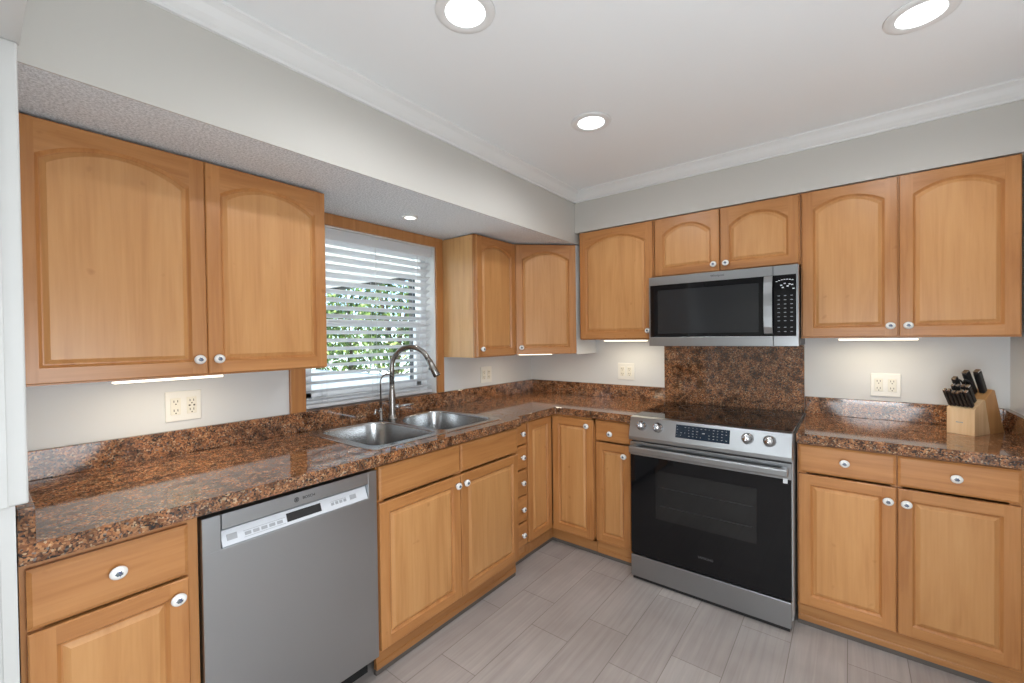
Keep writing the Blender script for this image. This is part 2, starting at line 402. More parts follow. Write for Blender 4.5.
# window: wood casing, vinyl frame, glass
cs = MB().box(0, .018, -2.042, WY0, 1.012, 2.036, b=.003).box(0, .018, WY1, -1.030, 1.012, 2.036, b=.003)
cs.box(0, .019, WY0 - .001, WY1 + .001, WZ1, 2.036, b=.003)
struct(cs.build('trim_5', WV))
jl = MB().box(-.14, 0, WY0, WY0 + .006, WZ0, WZ1).box(-.14, 0, WY1 - .006, WY1, WZ0, WZ1).box(-.14, 0, WY0, WY1, WZ1 - .006, WZ1)
struct(jl.build('trim_6', WHT))
win = bpy.data.objects.new('window_1', None); COL.objects.link(win); struct(win); win.location = (0, 0, WZ0)
fr = MB()
x0, x1 = -.145, -.085
H = WZ1 - WZ0
fr.box(x0, x1, WY0 + .006, WY0 + .05, 0, H - .006, b=.003).box(x0, x1, WY1 - .05, WY1 - .006, 0, H - .006, b=.003)
fr.box(x0, x1, WY0 + .05, WY1 - .05, 0, .05, b=.003).box(x0, x1, WY0 + .05, WY1 - .05, H - .056, H - .006, b=.003)
o_ = fr.build('window_frame', VNL, win)
sa = MB().box(-.125, -.09, WY0 + .05, WY1 - .05, .435, .475, b=.003)
sa.box(-.125, -.095, WY0 + .05, WY0 + .085, .05, .475, b=.003).box(-.125, -.095, WY1 - .085, WY1 - .05, .05, .475, b=.003).box(-.125, -.095, WY0 + .05, WY1 - .05, .05, .085, b=.003)
sa.build('sash', VNL, win)
gl = MB().box(-.115, -.112, WY0 + .05, WY1 - .05, .05, H - .056); gl.build('pane', GLS, win)

# window blind
bl = empty('window_blind', 'white two-inch slat blind hanging in the wood-cased kitchen window', 'window blind', (-.045, (WY0 + WY1) / 2, WZ0))
bw = (WY1 - WY0) / 2 - .014
MB().box(-.028, .028, -bw, bw, H - .058, H - .008, b=.003).box(.029, .034, -bw, bw, H - .068, H - .008, b=.002).build('headrail', BLD, bl)
ns = 20
slat_me = None
for i in range(ns):
    z = .045 + i * (H - .12) / (ns - 1)
    if slat_me is None:
        M_ = MB(); seg = 6; th = .0028; pts = []
        for k in range(seg + 1):
            t = -1 + 2 * k / seg; pts.append((t * .0245, .0035 * (1 - t * t)))
        poly = [(a, b_ + th) for a, b_ in pts] + [(a, b_) for a, b_ in reversed(pts)]
        M_.prism(poly, 'y', -bw + .003, bw - .003, 0)
        so = M_.build('slat', BLD, bl); slat_me = so.data
    else:
        so = bpy.data.objects.new('slat', slat_me); COL.objects.link(so); so.parent = bl
    so.location = (0, 0, z); so.rotation_euler = (0, math.radians(-22), 0)
MB().box(-.025, .025, -bw + .003, bw - .003, .006, .024, b=.004).build('bottom_rail', BLD, bl)
for yy in (-.31, 0, .31):
    for xx in (-.0255, .0262):
        MB().tube([(xx, yy, .02), (xx, yy, H - .06)], .0011, 6).build('ladder_cord', CRD, bl)
MB().tube([(.037, -bw + .06, H - .06), (.039, -bw + .062, .42)], .004, 8).build('tilt_wand', CRD, bl)

# ---------------------------------------------------------------- cabinet parts (local frame: x along the run, front faces -y, z up)
def panel_door(name, w, h, parent, x, z, yf, arch=0.0, t=.020, fwid=.045, mats=None):
    """Raised-panel door; local origin at its lower-left front corner, front at y=-t+yf."""
    M_ = MB(); N_ = 14
    def loop(d, dt, dep, a):
        # rectangle inset d with top inset dt and arc rise a
        pts = [(d, d), (w - d, d)]
        zt = h - dt
        for k in range(N_ + 1):
            u = k / N_; xx = (w - d) + (2 * d - w) * u
            c = 2 * u - 1
            if a > 1e-6:
                hw = (w - 2 * d) / 2; R = (hw * hw + a * a) / (2 * a)
                zz = zt - R + math.sqrt(max(R * R - (c * hw) ** 2, 0))
            else: zz = zt
            pts.append((xx, zz))
        return [(p[0], -dep, p[1]) for p in pts]
    def ring(A, B, mi):
        n = len(A); M_.add(A + B, [(k, (k + 1) % n, n + (k + 1) % n, n + k) for k in range(n)], mi)
    a = arch
    F_ = fwid
    L3 = loop(F_, F_, t, a); L4 = loop(F_ + .0025, F_ + .0025, t - .003, a); L5 = loop(F_ + .008, F_ + .008, t - .009, a * .985)
    L6 = loop(F_ + .011, F_ + .011, t - .009, a * .98); L7 = loop(F_ + .024, F_ + .024, t - .0015, a * .95)
    ring(L3, L4, 3); ring(L4, L5, 3); ring(L5, L6, 3); ring(L6, L7, 2)
    M_.add(L7, [tuple(range(len(L7)))], 2)
    e = .003
    # stiles, rails on the front plane
    M_.add([(e, -t, e), (F_, -t, e), (F_, -t, h - e), (e, -t, h - e)], [(0, 1, 2, 3)], 0)
    M_.add([(w - F_, -t, e), (w - e, -t, e), (w - e, -t, h - e), (w - F_, -t, h - e)], [(0, 1, 2, 3)], 0)
    M_.add([(F_, -t, e), (w - F_, -t, e), (w - F_, -t, F_), (F_, -t, F_)], [(0, 1, 2, 3)], 1)
    top = L3[2:]
    V = top + [(p[0], -t, h - e) for p in top]; n = len(top)
    M_.add(V, [(k, k + 1, n + k + 1, n + k) for k in range(n - 1)], 1)
    # rounded outer edge and sides
    A = [(e, -t, e), (w - e, -t, e), (w - e, -t, h - e), (e, -t, h - e)]
    B = [(0, -t + e, 0), (w, -t + e, 0), (w, -t + e, h), (0, -t + e, h)]
    C = [(0, 0, 0), (w, 0, 0), (w, 0, h), (0, 0, h)]
    ring(A, B, 0); ring(B, C, 0); M_.add(C, [(0, 1, 2, 3)], 0)
    me = M_.build(name, [WV, WH, WP, WV], parent, (x, yf, z))
    return me
def slab_front(name, w, h, parent, x, z, yf, t=.020):
    M_ = MB(); e = .009
    A = [(e, -t, e), (w - e, -t, e), (w - e, -t, h - e), (e, -t, h - e)]
    B = [(0, -t + .005, 0), (w, -t + .005, 0), (w, -t + .005, h), (0, -t + .005, h)]
    C = [(0, 0, 0), (w, 0, 0), (w, 0, h), (0, 0, h)]
    for P, Q in ((A, B), (B, C)): M_.add(P + Q, [(k, (k + 1) % 4, 4 + (k + 1) % 4, 4 + k) for k in range(4)])
    M_.add(A, [(0, 1, 2, 3)]); M_.add(C, [(0, 1, 2, 3)])
    return M_.build(name, WH, parent, (x, yf, z))
def knob(parent, x, z, y=-.020, s=1.0):
    k = MB().lathe([(.0, -.026), (.007, -.0255), (.013, -.0235), (.0165, -.020), (.0178, -.0165), (.0170, -.0135), (.012, -.0115), (.0, -.011)], axis='y', n=28, sx=s * 1.04, sz=s * .95).build('knob', KNB, parent, (x, y, z))
    MB().lathe([(.0, -.0125), (.0062, -.0125), (.0052, -.008), (.0060, -.003), (.0100, -.0015), (.0100, 0)], axis='y', n=16, sx=s, sz=s).build('knob_stem', BRS, k)
    return k
def carcass(parent, w, d, z0, z1, fronts, stile=.036, toe=True, interior=True, toe_back=.012):
    """hollow cabinet box with face frame; fronts= list of x splits for mullions"""
    c = MB(); th = .016
    c.box(0, th, .018, d, z0, z1, 0).box(w - th, w, .018, d, z0, z1, 0).box(th, w - th, d - .008, d, z0, z1, 1).box(th, w - th, .018, d - .008, z0, z0 + th, 1)
    c.box(0, stile, 0, .018, z0, z1, 2).box(w - stile, w, 0, .018, z0, z1, 2).box(stile, w - stile, 0, .018, z0, z0 + .034, 3).box(stile, w - stile, 0, .018, z1 - .034, z1, 3)
    for x in fronts: c.box(x - .018, x + .018, 0, .018, z0 + .034, z1 - .034, 2)
    return c.build('carcass', [WS, INS, WV, WH], parent)
def toe_board(parent, x0, x1, back=.012, h=.098):
    MB().box(x0, x1, back, back + .018, .022, h, 0, b=.002).box(x0, x1, back - .004, back + .01, .022, .05, 0, b=.003).build('toe_kick', WT, parent)
    MB().box(x0, x1, back + .002, back + .02, 0, .022, 0).build('kick_shade_strip', KICK_SHADE, parent)  # dark strip standing for the shadow line at the floor

ZT0, ZT1 = .098, .866    # base carcass
ZD0, ZDT, ZW0, ZW1 = .116, .716, .728, .856   # door bottom/top, drawer bottom/top
RL = PI / 2   # window-wall run: local x -> +y, local -y -> +x

# --- base run on the window wall -------------------------------------------------
c1 = empty('base_cabinet', 'maple base cabinet with one drawer over one door, left of the dishwasher', 'cabinet', (.660, -2.948, 0), RL)
w = .343
carcass(c1, w, .645, ZT0, ZT1, [])
dr = slab_front('drawer', .306, .142, c1, .010, .708, 0); knob(dr, .155, .076)
dd = panel_door('door', .306, .578, c1, .010, .122, 0); knob(dd, .278, .532)
toe_board(c1, 0, w)

c2 = empty('sink_base_cabinet', 'wide maple sink base cabinet with two doors under the double sink', 'cabinet', (.660, -2.006, 0), RL)
w = .926
carcass(c2, w, .645, ZT0, ZT1 - .0, [w / 2])
for i, x in enumerate((.006, .465)):
    slab_front('false_drawer_front', .454, .136, c2, x, .722, 0)
    d_ = panel_door('door', .454, .598, c2, x, .112, 0)
    knob(d_, .454 - .026 if i == 0 else .026, .553)
toe_board(c2, 0, w)

c3 = empty('narrow_drawer_cabinet', 'narrow maple stack of five small drawers right of the sink base', 'cabinet', (.597, -1.076, 0), RL)
w = .170
carcass(c3, w, .585, ZT0, ZT1, [], stile=.012)
zs_ = [.112, .262, .420, .580, .728]; hs_ = [.140, .150, .152, .140, .128]
for z, h in zip(zs_, hs_):
    q = slab_front('drawer', .150, h, c3, .010, z, 0); knob(q, .098, h * .52, s=.95)
toe_board(c3, 0, w)

# corner cabinet: L-shaped, two door leaves meeting at the inner corner
c4 = empty('corner_base_cabinet', 'maple corner base cabinet with two tall doors meeting at the inside corner', 'cabinet', (.02, -.02, 0), 0)
cc = MB()
cc.box(.02, .568, -.884, -.872, ZT0, ZT1).box(.882, .898, -.580, -.015, ZT0, ZT1).box(.02, .898, -.018, -.01, ZT0, ZT1, 1).box(-.005, .003, -.884, -.015, ZT0, ZT1, 1)
cc.box(.0, .577, -.884, -.015, ZT0, ZT0 + .016, 1).box(.577, .89, -.58, -.015, ZT0, ZT0 + .016, 1)
cc.box(.559, .577, -.884, -.600, ZT0, ZT0 + .03, 2).box(.559, .577, -.884, -.600, ZT1 - .034, ZT1, 2)
cc.box(.577, .90, -.600, -.582, ZT0, ZT0 + .03, 2).box(.577, .90, -.600, -.582, ZT1 - .034, ZT1, 2)
cc.box(.559, .577, -.884, -.872, ZT0, ZT1, 2).box(.882, .90, -.600, -.582, ZT0, ZT1, 2)
cc.build('carcass', [WS, INS, WV], c4)
dl = panel_door('door', .262, ZW1 - .114, c4, 0, 0, 0); dl.location = (.577, -.882, .114); dl.rotation_euler = (0, 0, RL)
dr = panel_door('door', .297, ZW1 - .114, c4, .601, .114, -.600 + .0); knob(dr, .258, .703)
cc = MB().box(.553, .565, -.884, -.560, .022, ZT0, 0, b=.002).box(.56, .898, -.570, -.556, .022, ZT0, 0, b=.002); cc.build('toe_kick', WT, c4)
cc = MB().box(.548, .562, -.884, -.560, 0, .022, 0).box(.56, .898, -.568, -.555, 0, .022, 0); cc.build('kick_shade_strip', KICK_SHADE, c4)  # same painted shadow line along the corner unit

c5 = empty('base_cabinet', 'slim maple base cabinet with one drawer and one door directly left of the range', 'cabinet', (.9215, -.602, 0), 0)
w = .240
carcass(c5, w, .59, ZT0, ZT1, [], stile=.02)
q = slab_front('drawer', .226, .122, c5, .004, .734, 0); knob(q, .102, .050)
q = panel_door('door', .226, .610, c5, .004, .114, 0, fwid=.043); knob(q, .190, .548)
toe_board(c5, 0, w)

c6 = empty('base_cabinet', 'double maple base cabinet with two drawers and two doors right of the range', 'cabinet', (1.968, -.602, 0), 0)
w = .700
carcass(c6, w, .59, ZT0, ZT1, [.348])
for i, (x, ww) in enumerate(((.006, .340), (.351, .341))):
    q = slab_front('drawer', ww, .126, c6, x, .734, 0); knob(q, .170 if i == 0 else .170, .066)
    q = panel_door('door', ww, .610, c6, x, .114, 0); knob(q, ww - .026 if i == 0 else .026, .552)
toe_board(c6, 0, w)
# filler strip between this cabinet and the right wall
tag(MB().box(2.668, XR - .002, -.600, -.02, ZT0, ZT1).box(2.668, XR - .002, -.585, -.572, .0, ZT0).build('filler_panel', WV), 'narrow maple filler panel between the right base cabinet and the white wall', 'panel')

# --- upper cabinets -----------------------------------------------------------
def upper(name, label, loc, rz, w, z0, z1, depth, doors, arch, knobs, kz=.045, dz=.006):
    c = empty(name, label, 'cabinet', loc, rz)
    c.location.z = z0
    hh = z1 - z0
    cb = MB(); th = .016
    cb.box(0, th, .018, depth, 0, hh, 0).box(w - th, w, .018, depth, 0, hh, 0).box(th, w - th, .018, depth, .012, .028, 1).box(th, w - th, .018, depth, hh - .016, hh, 1).box(th, w - th, depth - .006, depth, .028, hh - .016, 1)
    cb.box(0, .03, 0, .018, 0, hh, 2).box(w - .03, w, 0, .018, 0, hh, 2).box(.03, w - .03, 0, .018, 0, .034, 3).box(.03, w - .03, 0, .018, hh - .034, hh, 3)
    for i in range(1, len(doors)): cb.box(doors[i][0] - .02, doors[i][0] + .02, 0, .018, .034, hh - .034, 2)
    cb.build('carcass', [WS, INS, WV, WH], c)
    for (x, ww), kx in zip(doors, knobs):
        d_ = panel_door('door', ww, hh - 2 * dz, c, x, dz, 0, arch=arch * ww, fwid=.046)
        if kx is not None: knob(d_, kx if kx >= 0 else ww + kx, kz)
    return c
XU = .301
upper('wall_cabinet', 'large maple wall cabinet with two arched doors left of the window', (XU, -2.937, 0), RL, .926, 1.247, 2.031, .297,
      [(.006, .461), (.469, .453)], .125, [-.028, .030], kz=.054)
upper('wall_cabinet', 'narrow maple wall cabinet with one arched door between window and corner cabinet', (XU, -1.026, 0), RL, .404, 1.247, 2.031, .297,
      [(.004, .396)], .125, [.034], kz=.048)
# diagonal corner wall cabinet
A_ = Vector((.301, -.618)); B_ = Vector((.618, -.301))
dgc = empty('corner_wall_cabinet', 'maple diagonal corner wall cabinet with a single arched door', 'cabinet', (0, 0, 1.247), 0)
poly = [(.004, -.004), (.004, -.618), (A_.x, A_.y), (B_.x, B_.y), (.618, -.004)]
hh = .784
MB().prism(poly, 'z', .012, hh, 0).build('carcass', [WV], dgc)
MB().box(.618, .622, -.303, -.004, .0, hh).build('painted_side', WALLK, dgc)
dlen = (B_ - A_).length
q = panel_door('door', dlen - .016, hh - .012, dgc, 0, 0, 0, arch=.125 * dlen, fwid=.046)
q.location = (A_.x + .008 * .7071, A_.y + .008 * .7071, .006); q.rotation_euler = (0, 0, PI / 4); knob(q, .036, .048)

YU = -.302
upper('wall_cabinet', 'maple wall cabinet with a single arched door left of the microwave', (.652, YU, 0), 0, .535, 1.351, 2.108, .298, [(.008, .522)], .125, [-.028], kz=.05)
upper('wall_cabinet', 'short maple wall cabinet with two small arched doors above the microwave', (1.191, YU, 0), 0, .770, 1.738, 2.108, .298, [(.006, .376), (.387, .377)], .16, [-.03, .03], kz=.040)
upper('wall_cabinet', 'maple wall cabinet with two tall arched doors right of the microwave', (1.963, YU, 0), 0, .761, 1.351, 2.108, .298, [(.006, .370), (.382, .374)], .125, [-.026, .03], kz=.05)

# ---------------------------------------------------------------- granite
CT0, CT1 = .869, .914
def fill_poly(outer, holes, z0, z1):
    bm = bmesh.new(); loops = []
    for L_ in [outer] + holes:
        vs = [bm.verts.new((x, y, z1)) for x, y in L_]; es = [bm.edges.new((vs[i], vs[(i + 1) % len(vs)])) for i in range(len(vs))]; loops.append(es)
    bmesh.ops.triangle_fill(bm, edges=[e for l in loops for e in l], use_beauty=True, normal=(0, 0, 1))
    top = bm.faces[:]
    r = bmesh.ops.extrude_face_region(bm, geom=top)
    vs = [g for g in r['geom'] if isinstance(g, bmesh.types.BMVert)]
    bmesh.ops.translate(bm, verts=vs, vec=(0, 0, z0 - z1))
    bm.verts.index_update(); M_ = MB()
    M_.add([v.co[:] for v in bm.verts], [[v.index for v in f.verts] for f in bm.faces]); bm.free()
    return M_
ct = empty('granite_countertop', 'long L-shaped red-brown granite countertop from the left wall round to the range', 'countertop', (0, 0, CT0))
outer = [(.003, -2.950), (.698, -2.950), (.698, -1.085), (.690, -1.068), (.664, -1.052), (.650, -1.040), (.648, -.648), (.652, -.641), (1.180, -.641), (1.180, -.003), (.003, -.003)]
hole = [(.085, -1.972), (.602, -1.972), (.602, -1.166), (.085, -1.166)]
fill_poly(outer, [hole], 0, CT1 - CT0).build('slab', GR, ct, bevel=.003)
MB().box(.003, .022, -2.950, -.003, .045, 1.012 - CT0, b=.002).build('backsplash', GR, ct)
MB().box(.022, 1.150, -.022, -.003, .045, 1.012 - CT0, b=.002).build('backsplash', GR, ct)
MB().box(.022, .698, -2.950, -2.922, .045, 1.0 - CT0, b=.002).build('side_splash', GR, ct)
MB().box(-.083, .0005, WY0 + .007, WY1 - .007, .985 - CT0, 1.012 - CT0).build('window_ledge', GR, ct)
ct2 = empty('granite_countertop', 'short red-brown granite countertop right of the range, under the knife block', 'countertop', (0, 0, CT0))
fill_poly([(1.966, -.641), (XR - .003, -.641), (XR - .003, -.003), (1.966, -.003)], [], 0, CT1 - CT0).build('slab', GR, ct2, bevel=.003)
MB().box(1.960, XR - .026, -.022, -.003, .045, 1.012 - CT0, b=.002).build('backsplash', GR, ct2)
MB().box(XR - .026, XR - .003, -.635, -.003, .045, 1.012 - CT0, b=.002).build('side_splash', GR, ct2)
tag(MB().box(1.152, 1.957, -.022, -.003, .86, 1.308, b=.001).build('granite_backsplash', GR), 'full-height red-brown granite backsplash panel behind the range', 'backsplash')

# ---------------------------------------------------------------- sink and taps
def rrect(x0, x1, y0, y1, r, n=8):
    """r = radii at (x0,y0),(x1,y0),(x1,y1),(x0,y1)"""
    P = []
    for (cx, cy, rr, a0) in ((x0 + r[0], y0 + r[0], r[0], PI), (x1 - r[1], y0 + r[1], r[1], 1.5 * PI), (x1 - r[2], y1 - r[2], r[2], 0), (x0 + r[3], y1 - r[3], r[3], .5 * PI)):
        for k in range(n + 1):
            a = a0 + k / n * PI / 2; P.append((cx + rr * math.cos(a), cy + rr * math.sin(a)))
    return P
sink = empty('kitchen_sink', 'stainless steel double-bowl drop-in sink set in the granite under the window', 'sink', (0, 0, CT1))
bw1 = dict(x0=.098, x1=.588, y0=-1.955, y1=-1.595, r=(.07, .06, .05, .10))
bw2 = dict(x0=.098, x1=.588, y0=-1.565, y1=-1.182, r=(.24, .05, .06, .08))
def sink_mesh():
    bm = bmesh.new(); loops = []
    L_ = [rrect(.060, .622, -1.992, -1.148, (.03,) * 4), rrect(**bw1), rrect(**bw2)]
    for P in L_:
        vs = [bm.verts.new((x, y, .004)) for x, y in P]; loops.append([bm.edges.new((vs[i], vs[(i + 1) % len(vs)])) for i in range(len(vs))])
    bmesh.ops.triangle_fill(bm, edges=[e for l in loops for e in l], use_beauty=True, normal=(0, 0, 1))
    bm.verts.index_update(); M_ = MB(); M_.add([v.co[:] for v in bm.verts], [[v.index for v in f.verts] for f in bm.faces]); bm.free()
    o = L_[0]; n = len(o)
    O1 = [(x, y, .004) for x, y in o]; O2 = [(x + (.0025 if x > .3 else -.0025), y + (.0025 if y > -1.5 else -.0025), .0008) for x, y in o]
    M_.add(O1 + O2, [(k, (k + 1) % n, n + (k + 1) % n, n + k) for k in range(n)])
    for b in (bw1, bw2):
        cx, cy = (b['x0'] + b['x1']) / 2, (b['y0'] + b['y1']) / 2
        P = rrect(**b); n = len(P)
        prof = [(1, .004), (.992, .001), (.985, -.006), (.965, -.165), (.945, -.185), (.90, -.196), (.12, -.202)]
        rings = [[(cx + (x - cx) * s, cy + (y - cy) * s, z) for x, y in P] for s, z in prof]
        for A, B in zip(rings[:-1], rings[1:]): M_.add(A + B, [(k, (k + 1) % n, n + (k + 1) % n, n + k) for k in range(n)], 0, True)
        M_.add(rings[-1], [tuple(range(n))], 0)
    return M_
sink_mesh().build('sink_body', STS, sink)
for b in (bw1, bw2):
    cx, cy = (b['x0'] + b['x1']) / 2, (b['y0'] + b['y1']) / 2
    MB().lathe([(.042, -.2015), (.042, -.199), (.034, -.1985), (.030, -.2010), (.0, -.2012)], (cx, cy, 0)).build('drain', STC, sink)

fc = empty('kitchen_faucet', 'tall dark nickel gooseneck faucet with pull-down spray head behind the sink', 'faucet', (.118, -1.525, CT1 + .004), 0)
MB().lathe([(.028, 0), (.028, .004), (.0225, .012), (.0195, .03), (.0185, .14), (.0145, .17), (.0145, .20)]).build('faucet_body', NK, fc)
dx, dy = .90, .44
arc = [(0, 0, .18), (0, 0, .285)]
R_ = .116; cz = .292
for k in range(0, 19):
    a = PI - k / 18 * (PI * .86)
    arc.append((dx * (R_ + R_ * math.cos(a)), dy * (R_ + R_ * math.cos(a)), cz + R_ * math.sin(a)))
MB().tube(arc, .0140, 16).build('gooseneck', NK, fc)
e1 = Vector(arc[-1]); dn = (Vector(arc[-1]) - Vector(arc[-2])).normalized()
hd = MB().tube([e1 - dn * .002, e1 + dn * .010, e1 + dn * .012, e1 + dn * .055, e1 + dn * .106, e1 + dn * .110], [.0140, .0150, .0170, .0185, .0205, .017], 18)
hd.build('spray_head', NK, fc)
sd = Vector((-dn.z, 0, dn.x)); sd = Vector((-dx, -dy, 0))
pb = e1 + dn * .05 + Vector((-dx * .0165, -dy * .0165, 0))
MB().box(-.006, .006, -.003, .003, -.018, .018, b=.002).build('spray_button', BLK, fc, pb)
hn = MB().tube([(.008, .012, .070), (.022, .036, .070)], .0125, 16)
hn.tube([(.018, .030, .070), (.036, .062, .074), (.060, .104, .078)], [.0065, .0058, .0058], 12)
hn.build('lever_handle', STC, fc)

ft = empty('filter_tap', 'small slim drinking water tap with thin curved spout left of the tall faucet', 'faucet', (.086, -1.578, CT1 + .004), 0)
MB().lathe([(.016, 0), (.016, .003), (.010, .008), (.0095, .058), (.0075, .066)], n=18).build('tap_body', NK, ft)
arc = [(0, 0, .06), (0, 0, .215)]
for k in range(1, 15):
    a = PI - k / 14 * PI * .80; arc.append((.8 * .042 * (1 + math.cos(a)), .6 * .042 * (1 + math.cos(a)), .215 + .042 * math.sin(a)))
MB().tube(arc, .0042, 10).build('spout', NK, ft)
MB().tube([(0, 0, .048), (.008, -.022, .052)], [.007, .006], 12).tube([(.006, -.018, .050), (.018, -.045, .064), (.028, -.060, .044)], [.0065, .0055, .006], 12).build('lever_handle', STC, ft)

# ---------------------------------------------------------------- dishwasher
dw = empty('dishwasher', 'stainless steel built-in dishwasher between the left base cabinet and the sink base', 'dishwasher', (.655, -2.600, 0), RL)
DW = .588
MB().box(.004, DW - .004, .03, .60, .09, .858, 0).build('tub', DKS, dw)
d = MB()
d.box(0, DW, -.025, .028, .100, .749, 0, b=.004).box(0, .050, -.025, .028, .744, .852, 0, b=.003).box(DW - .040, DW, -.025, .028, .744, .852, 0, b=.003)
door_ = d.build('door', STV, dw)
MB().prism([(-.026, .806), (-.026, .852), (.025, .852), (.025, .806), (.004, .798)], 'x', .051, DW - .041, 0).build('top_fascia', STV, dw)
MB().box(.051, DW - .041, .010, .026, .752, .812, 0).build('pocket', DKS, dw)
cp = MB().prism([(-.0262, .751), (-.006, .795), (.004, .795), (-.010, .751)], 'x', .052, DW - .042, 0).build('control_strip', SLV, dw)
al = math.atan2(.0202, .044)
def on_strip(x, s):   # s = 0..1 along the slope
    return (x, -.0265 + .0202 * s, .751 + .044 * s)
def strip_box(name, x0, x1, s0, s1, mt, raise_=.0012):
    L_ = .0484
    o = MB().box(x0, x1, -raise_, 0, s0 * L_, s1 * L_).build(name, mt, cp, (0, -.0262, .751), (-al, 0, 0)); return o
strip_box('display', .243, .362, .22, .80, BLK)
strip_box('button', .066, .094, .30, .68, GRYP); strip_box('button', .455 + .02, .495 + .005, .32, .66, GRYP)
b_ = MB(); 
for k in range(5): b_.box(.115 + k * .024, .133 + k * .024, -.0012, 0, .014, .024)
b_.box(.112, .238, -.0011, 0, .028, .0292); b_.box(.112, .238, -.0011, 0, .009, .0102)
b_.build('button', GRYP, cp, (0, -.0262, .751), (-al, 0, 0))
b_ = MB()
for k in range(4): b_.box(.400 + k * .016, .411 + k * .016, -.0012, 0, .016, .026)
b_.box(.398, .461, -.0011, 0, .029, .030); b_.build('button', GRYP, cp, (0, -.0262, .751), (-al, 0, 0))
text('BOSCH', .0135, 'brand_lettering', PRTD, dw, (.3145, -.0265, .829), (PI / 2, 0, 0))
ring = MB(); n = 28
V = [(r * math.cos(2 * PI * k / n), -.0006, r * math.sin(2 * PI * k / n)) for r in (.0066, .0084) for k in range(n)]
ring.add(V, [(k, (k + 1) % n, n + (k + 1) % n, n + k) for k in range(n)]).box(-.0012, .0012, -.0006, 0, -.005, .005).box(-.004, -.0028, -.0006, 0, -.005, .005).box(.0028, .004, -.0006, 0, -.005, .005)
ring.build('round_emblem', PRTD, dw, (.272, -.0265, .829))
MB().box(.01, DW - .01, .045, .06, .01, .098).build('toe_panel', GAP, dw)
for x in (.03, DW - .03): MB().lathe([(.018, 0), (.018, .01), (.008, .012), (.008, .09)], (x, .10, 0), n=14).build('levelling_foot', BLK, dw)

# ---------------------------------------------------------------- range
RX0, RX1, RY = 1.184, 1.957, -.700
rg = empty('kitchen_range', 'stainless slide-in electric range with black glass oven door and four front knobs', 'range', (RX0, RY, 0), 0)
RW = RX1 - RX0
MB().box(.004, RW - .001, .031, .655, .045, .905, 0).build('body', plain('grey_range_side', (.50, .50, .50), .45), rg)
MB().box(.0, RW, .040, .672, .905, .921, b=.003).build('cooktop', BGL, rg)
def ringm(cx, cy, r, wd=.0016, z=.9214):
    n = 48; V = [(cx + rr * math.cos(2 * PI * k / n), cy + rr * math.sin(2 * PI * k / n), z) for rr in (r, r + wd) for k in range(n)]
    el = MB().add(V, [(k, (k + 1) % n, n + (k + 1) % n, n + k) for k in range(n)]).build('burner_ring', BRN, rg)
BRN = plain('burner_print', (.05, .05, .055), .3)
for cx, cy, r in ((.20, .20, .09), (.20, .50, .075), (.57, .20, .115), (.57, .20, .08), (.57, .50, .075), (.385, .50, .05)): ringm(cx, cy, r)
pan = MB().prism([(-.018, .793), (-.018, .812), (.012, .917), (.045, .921), (.045, .793)], 'x', 0, RW, 0).build('control_panel', ST, rg, bevel=.002)
sl = math.atan2(.030, .105)   # slope of the panel face
def P_(x, z): return (x, -.018 + (z - .812) * .030 / .105 - .0005, z)
ds = MB().box(-.130, .130, -.0015, .001, -.035, .033).build('display', DISP, rg, P_(.385, .870), (-sl, 0, 0))
pr = MB(); random.seed(4)
for r_ in range(4):
    for k in range(13):
        if k in (6, 7) and r_ in (1, 2): continue
        if random.random() < .2: continue
        wdt = random.uniform(.003, .008)
        pr.box(-.125 + k * .0197, -.125 + k * .0197 + wdt, -.0004, 0, -.0225 + r_ * .0145, -.0205 + r_ * .0145)
pr.box(.002, .014, -.0004, 0, -.001, .003)
pr.build('display_markings', PRT, ds, (0, -.0016, 0))
for x in (.070, .160, .592, .684):
    k = MB().lathe([(.0, -.040), (.016, -.040), (.0175, -.037), (.0185, -.012), (.026, -.008), (.027, 0)], axis='y', n=28).build('knob', STC, rg, P_(x, .874), (-sl, 0, 0))
    MB().box(-.0042, .0042, -.050, -.038, -.0165, .0165, b=.002).build('grip', STC, k)
door = MB().box(.004, RW - .004, -.005, .030, .150, .782, 0, b=.004)
dr_ = door.build('oven_door', BGL, rg)
MB().box(.004, RW - .004, -.0075, -.004, .708, .782, 0, b=.001).build('door_trim', ST, dr_)
MB().box(.145, .630, -.0065, -.0045, .375, .640, 0, b=.0005).build('oven_window', BGW, dr_)
rk = MB()
for z in (.45, .55): rk.box(.16, .615, -.0068, -.0064, z, z + .003)
rk.build('rack_lines', plain('oven_rack_grey', (.025, .025, .028), .4), dr_)
h = MB().box(.012, RW - .012, -.058, -.036, .728, .766, 0, b=.008).build('door_handle', ST, dr_)
MB().box(.02, .045, -.040, -.006, .735, .760, b=.002).build('handle_post', ST, h); MB().box(RW - .045, RW - .02, -.040, -.006, .735, .760, b=.002).build('handle_post', ST, h)
text('SAMSUNG', .016, 'brand_lettering', plain('dim_grey_print', (.09, .09, .095), .5), dr_, (.40, -.0058, .232), (PI / 2, 0, 0))
MB().box(RW - .036, RW - .018, -.0082, -.0072, .690, .712).build('sticker', PRTW, dr_)
MB().box(.004, RW - .004, -.006, .030, .022, .143, 0, b=.003).build('storage_drawer', ST, rg)
MB().box(.012, RW - .012, .004, .04, .004, .022, 0).build('kick_plate', BLK, rg)
for x in (.05, RW - .05):
    for y in (.06, .60): MB().lathe([(.017, 0), (.017, .012), (.008, .014), (.008, .05)], (x, y, 0), n=14).build('levelling_foot', BLK, rg)

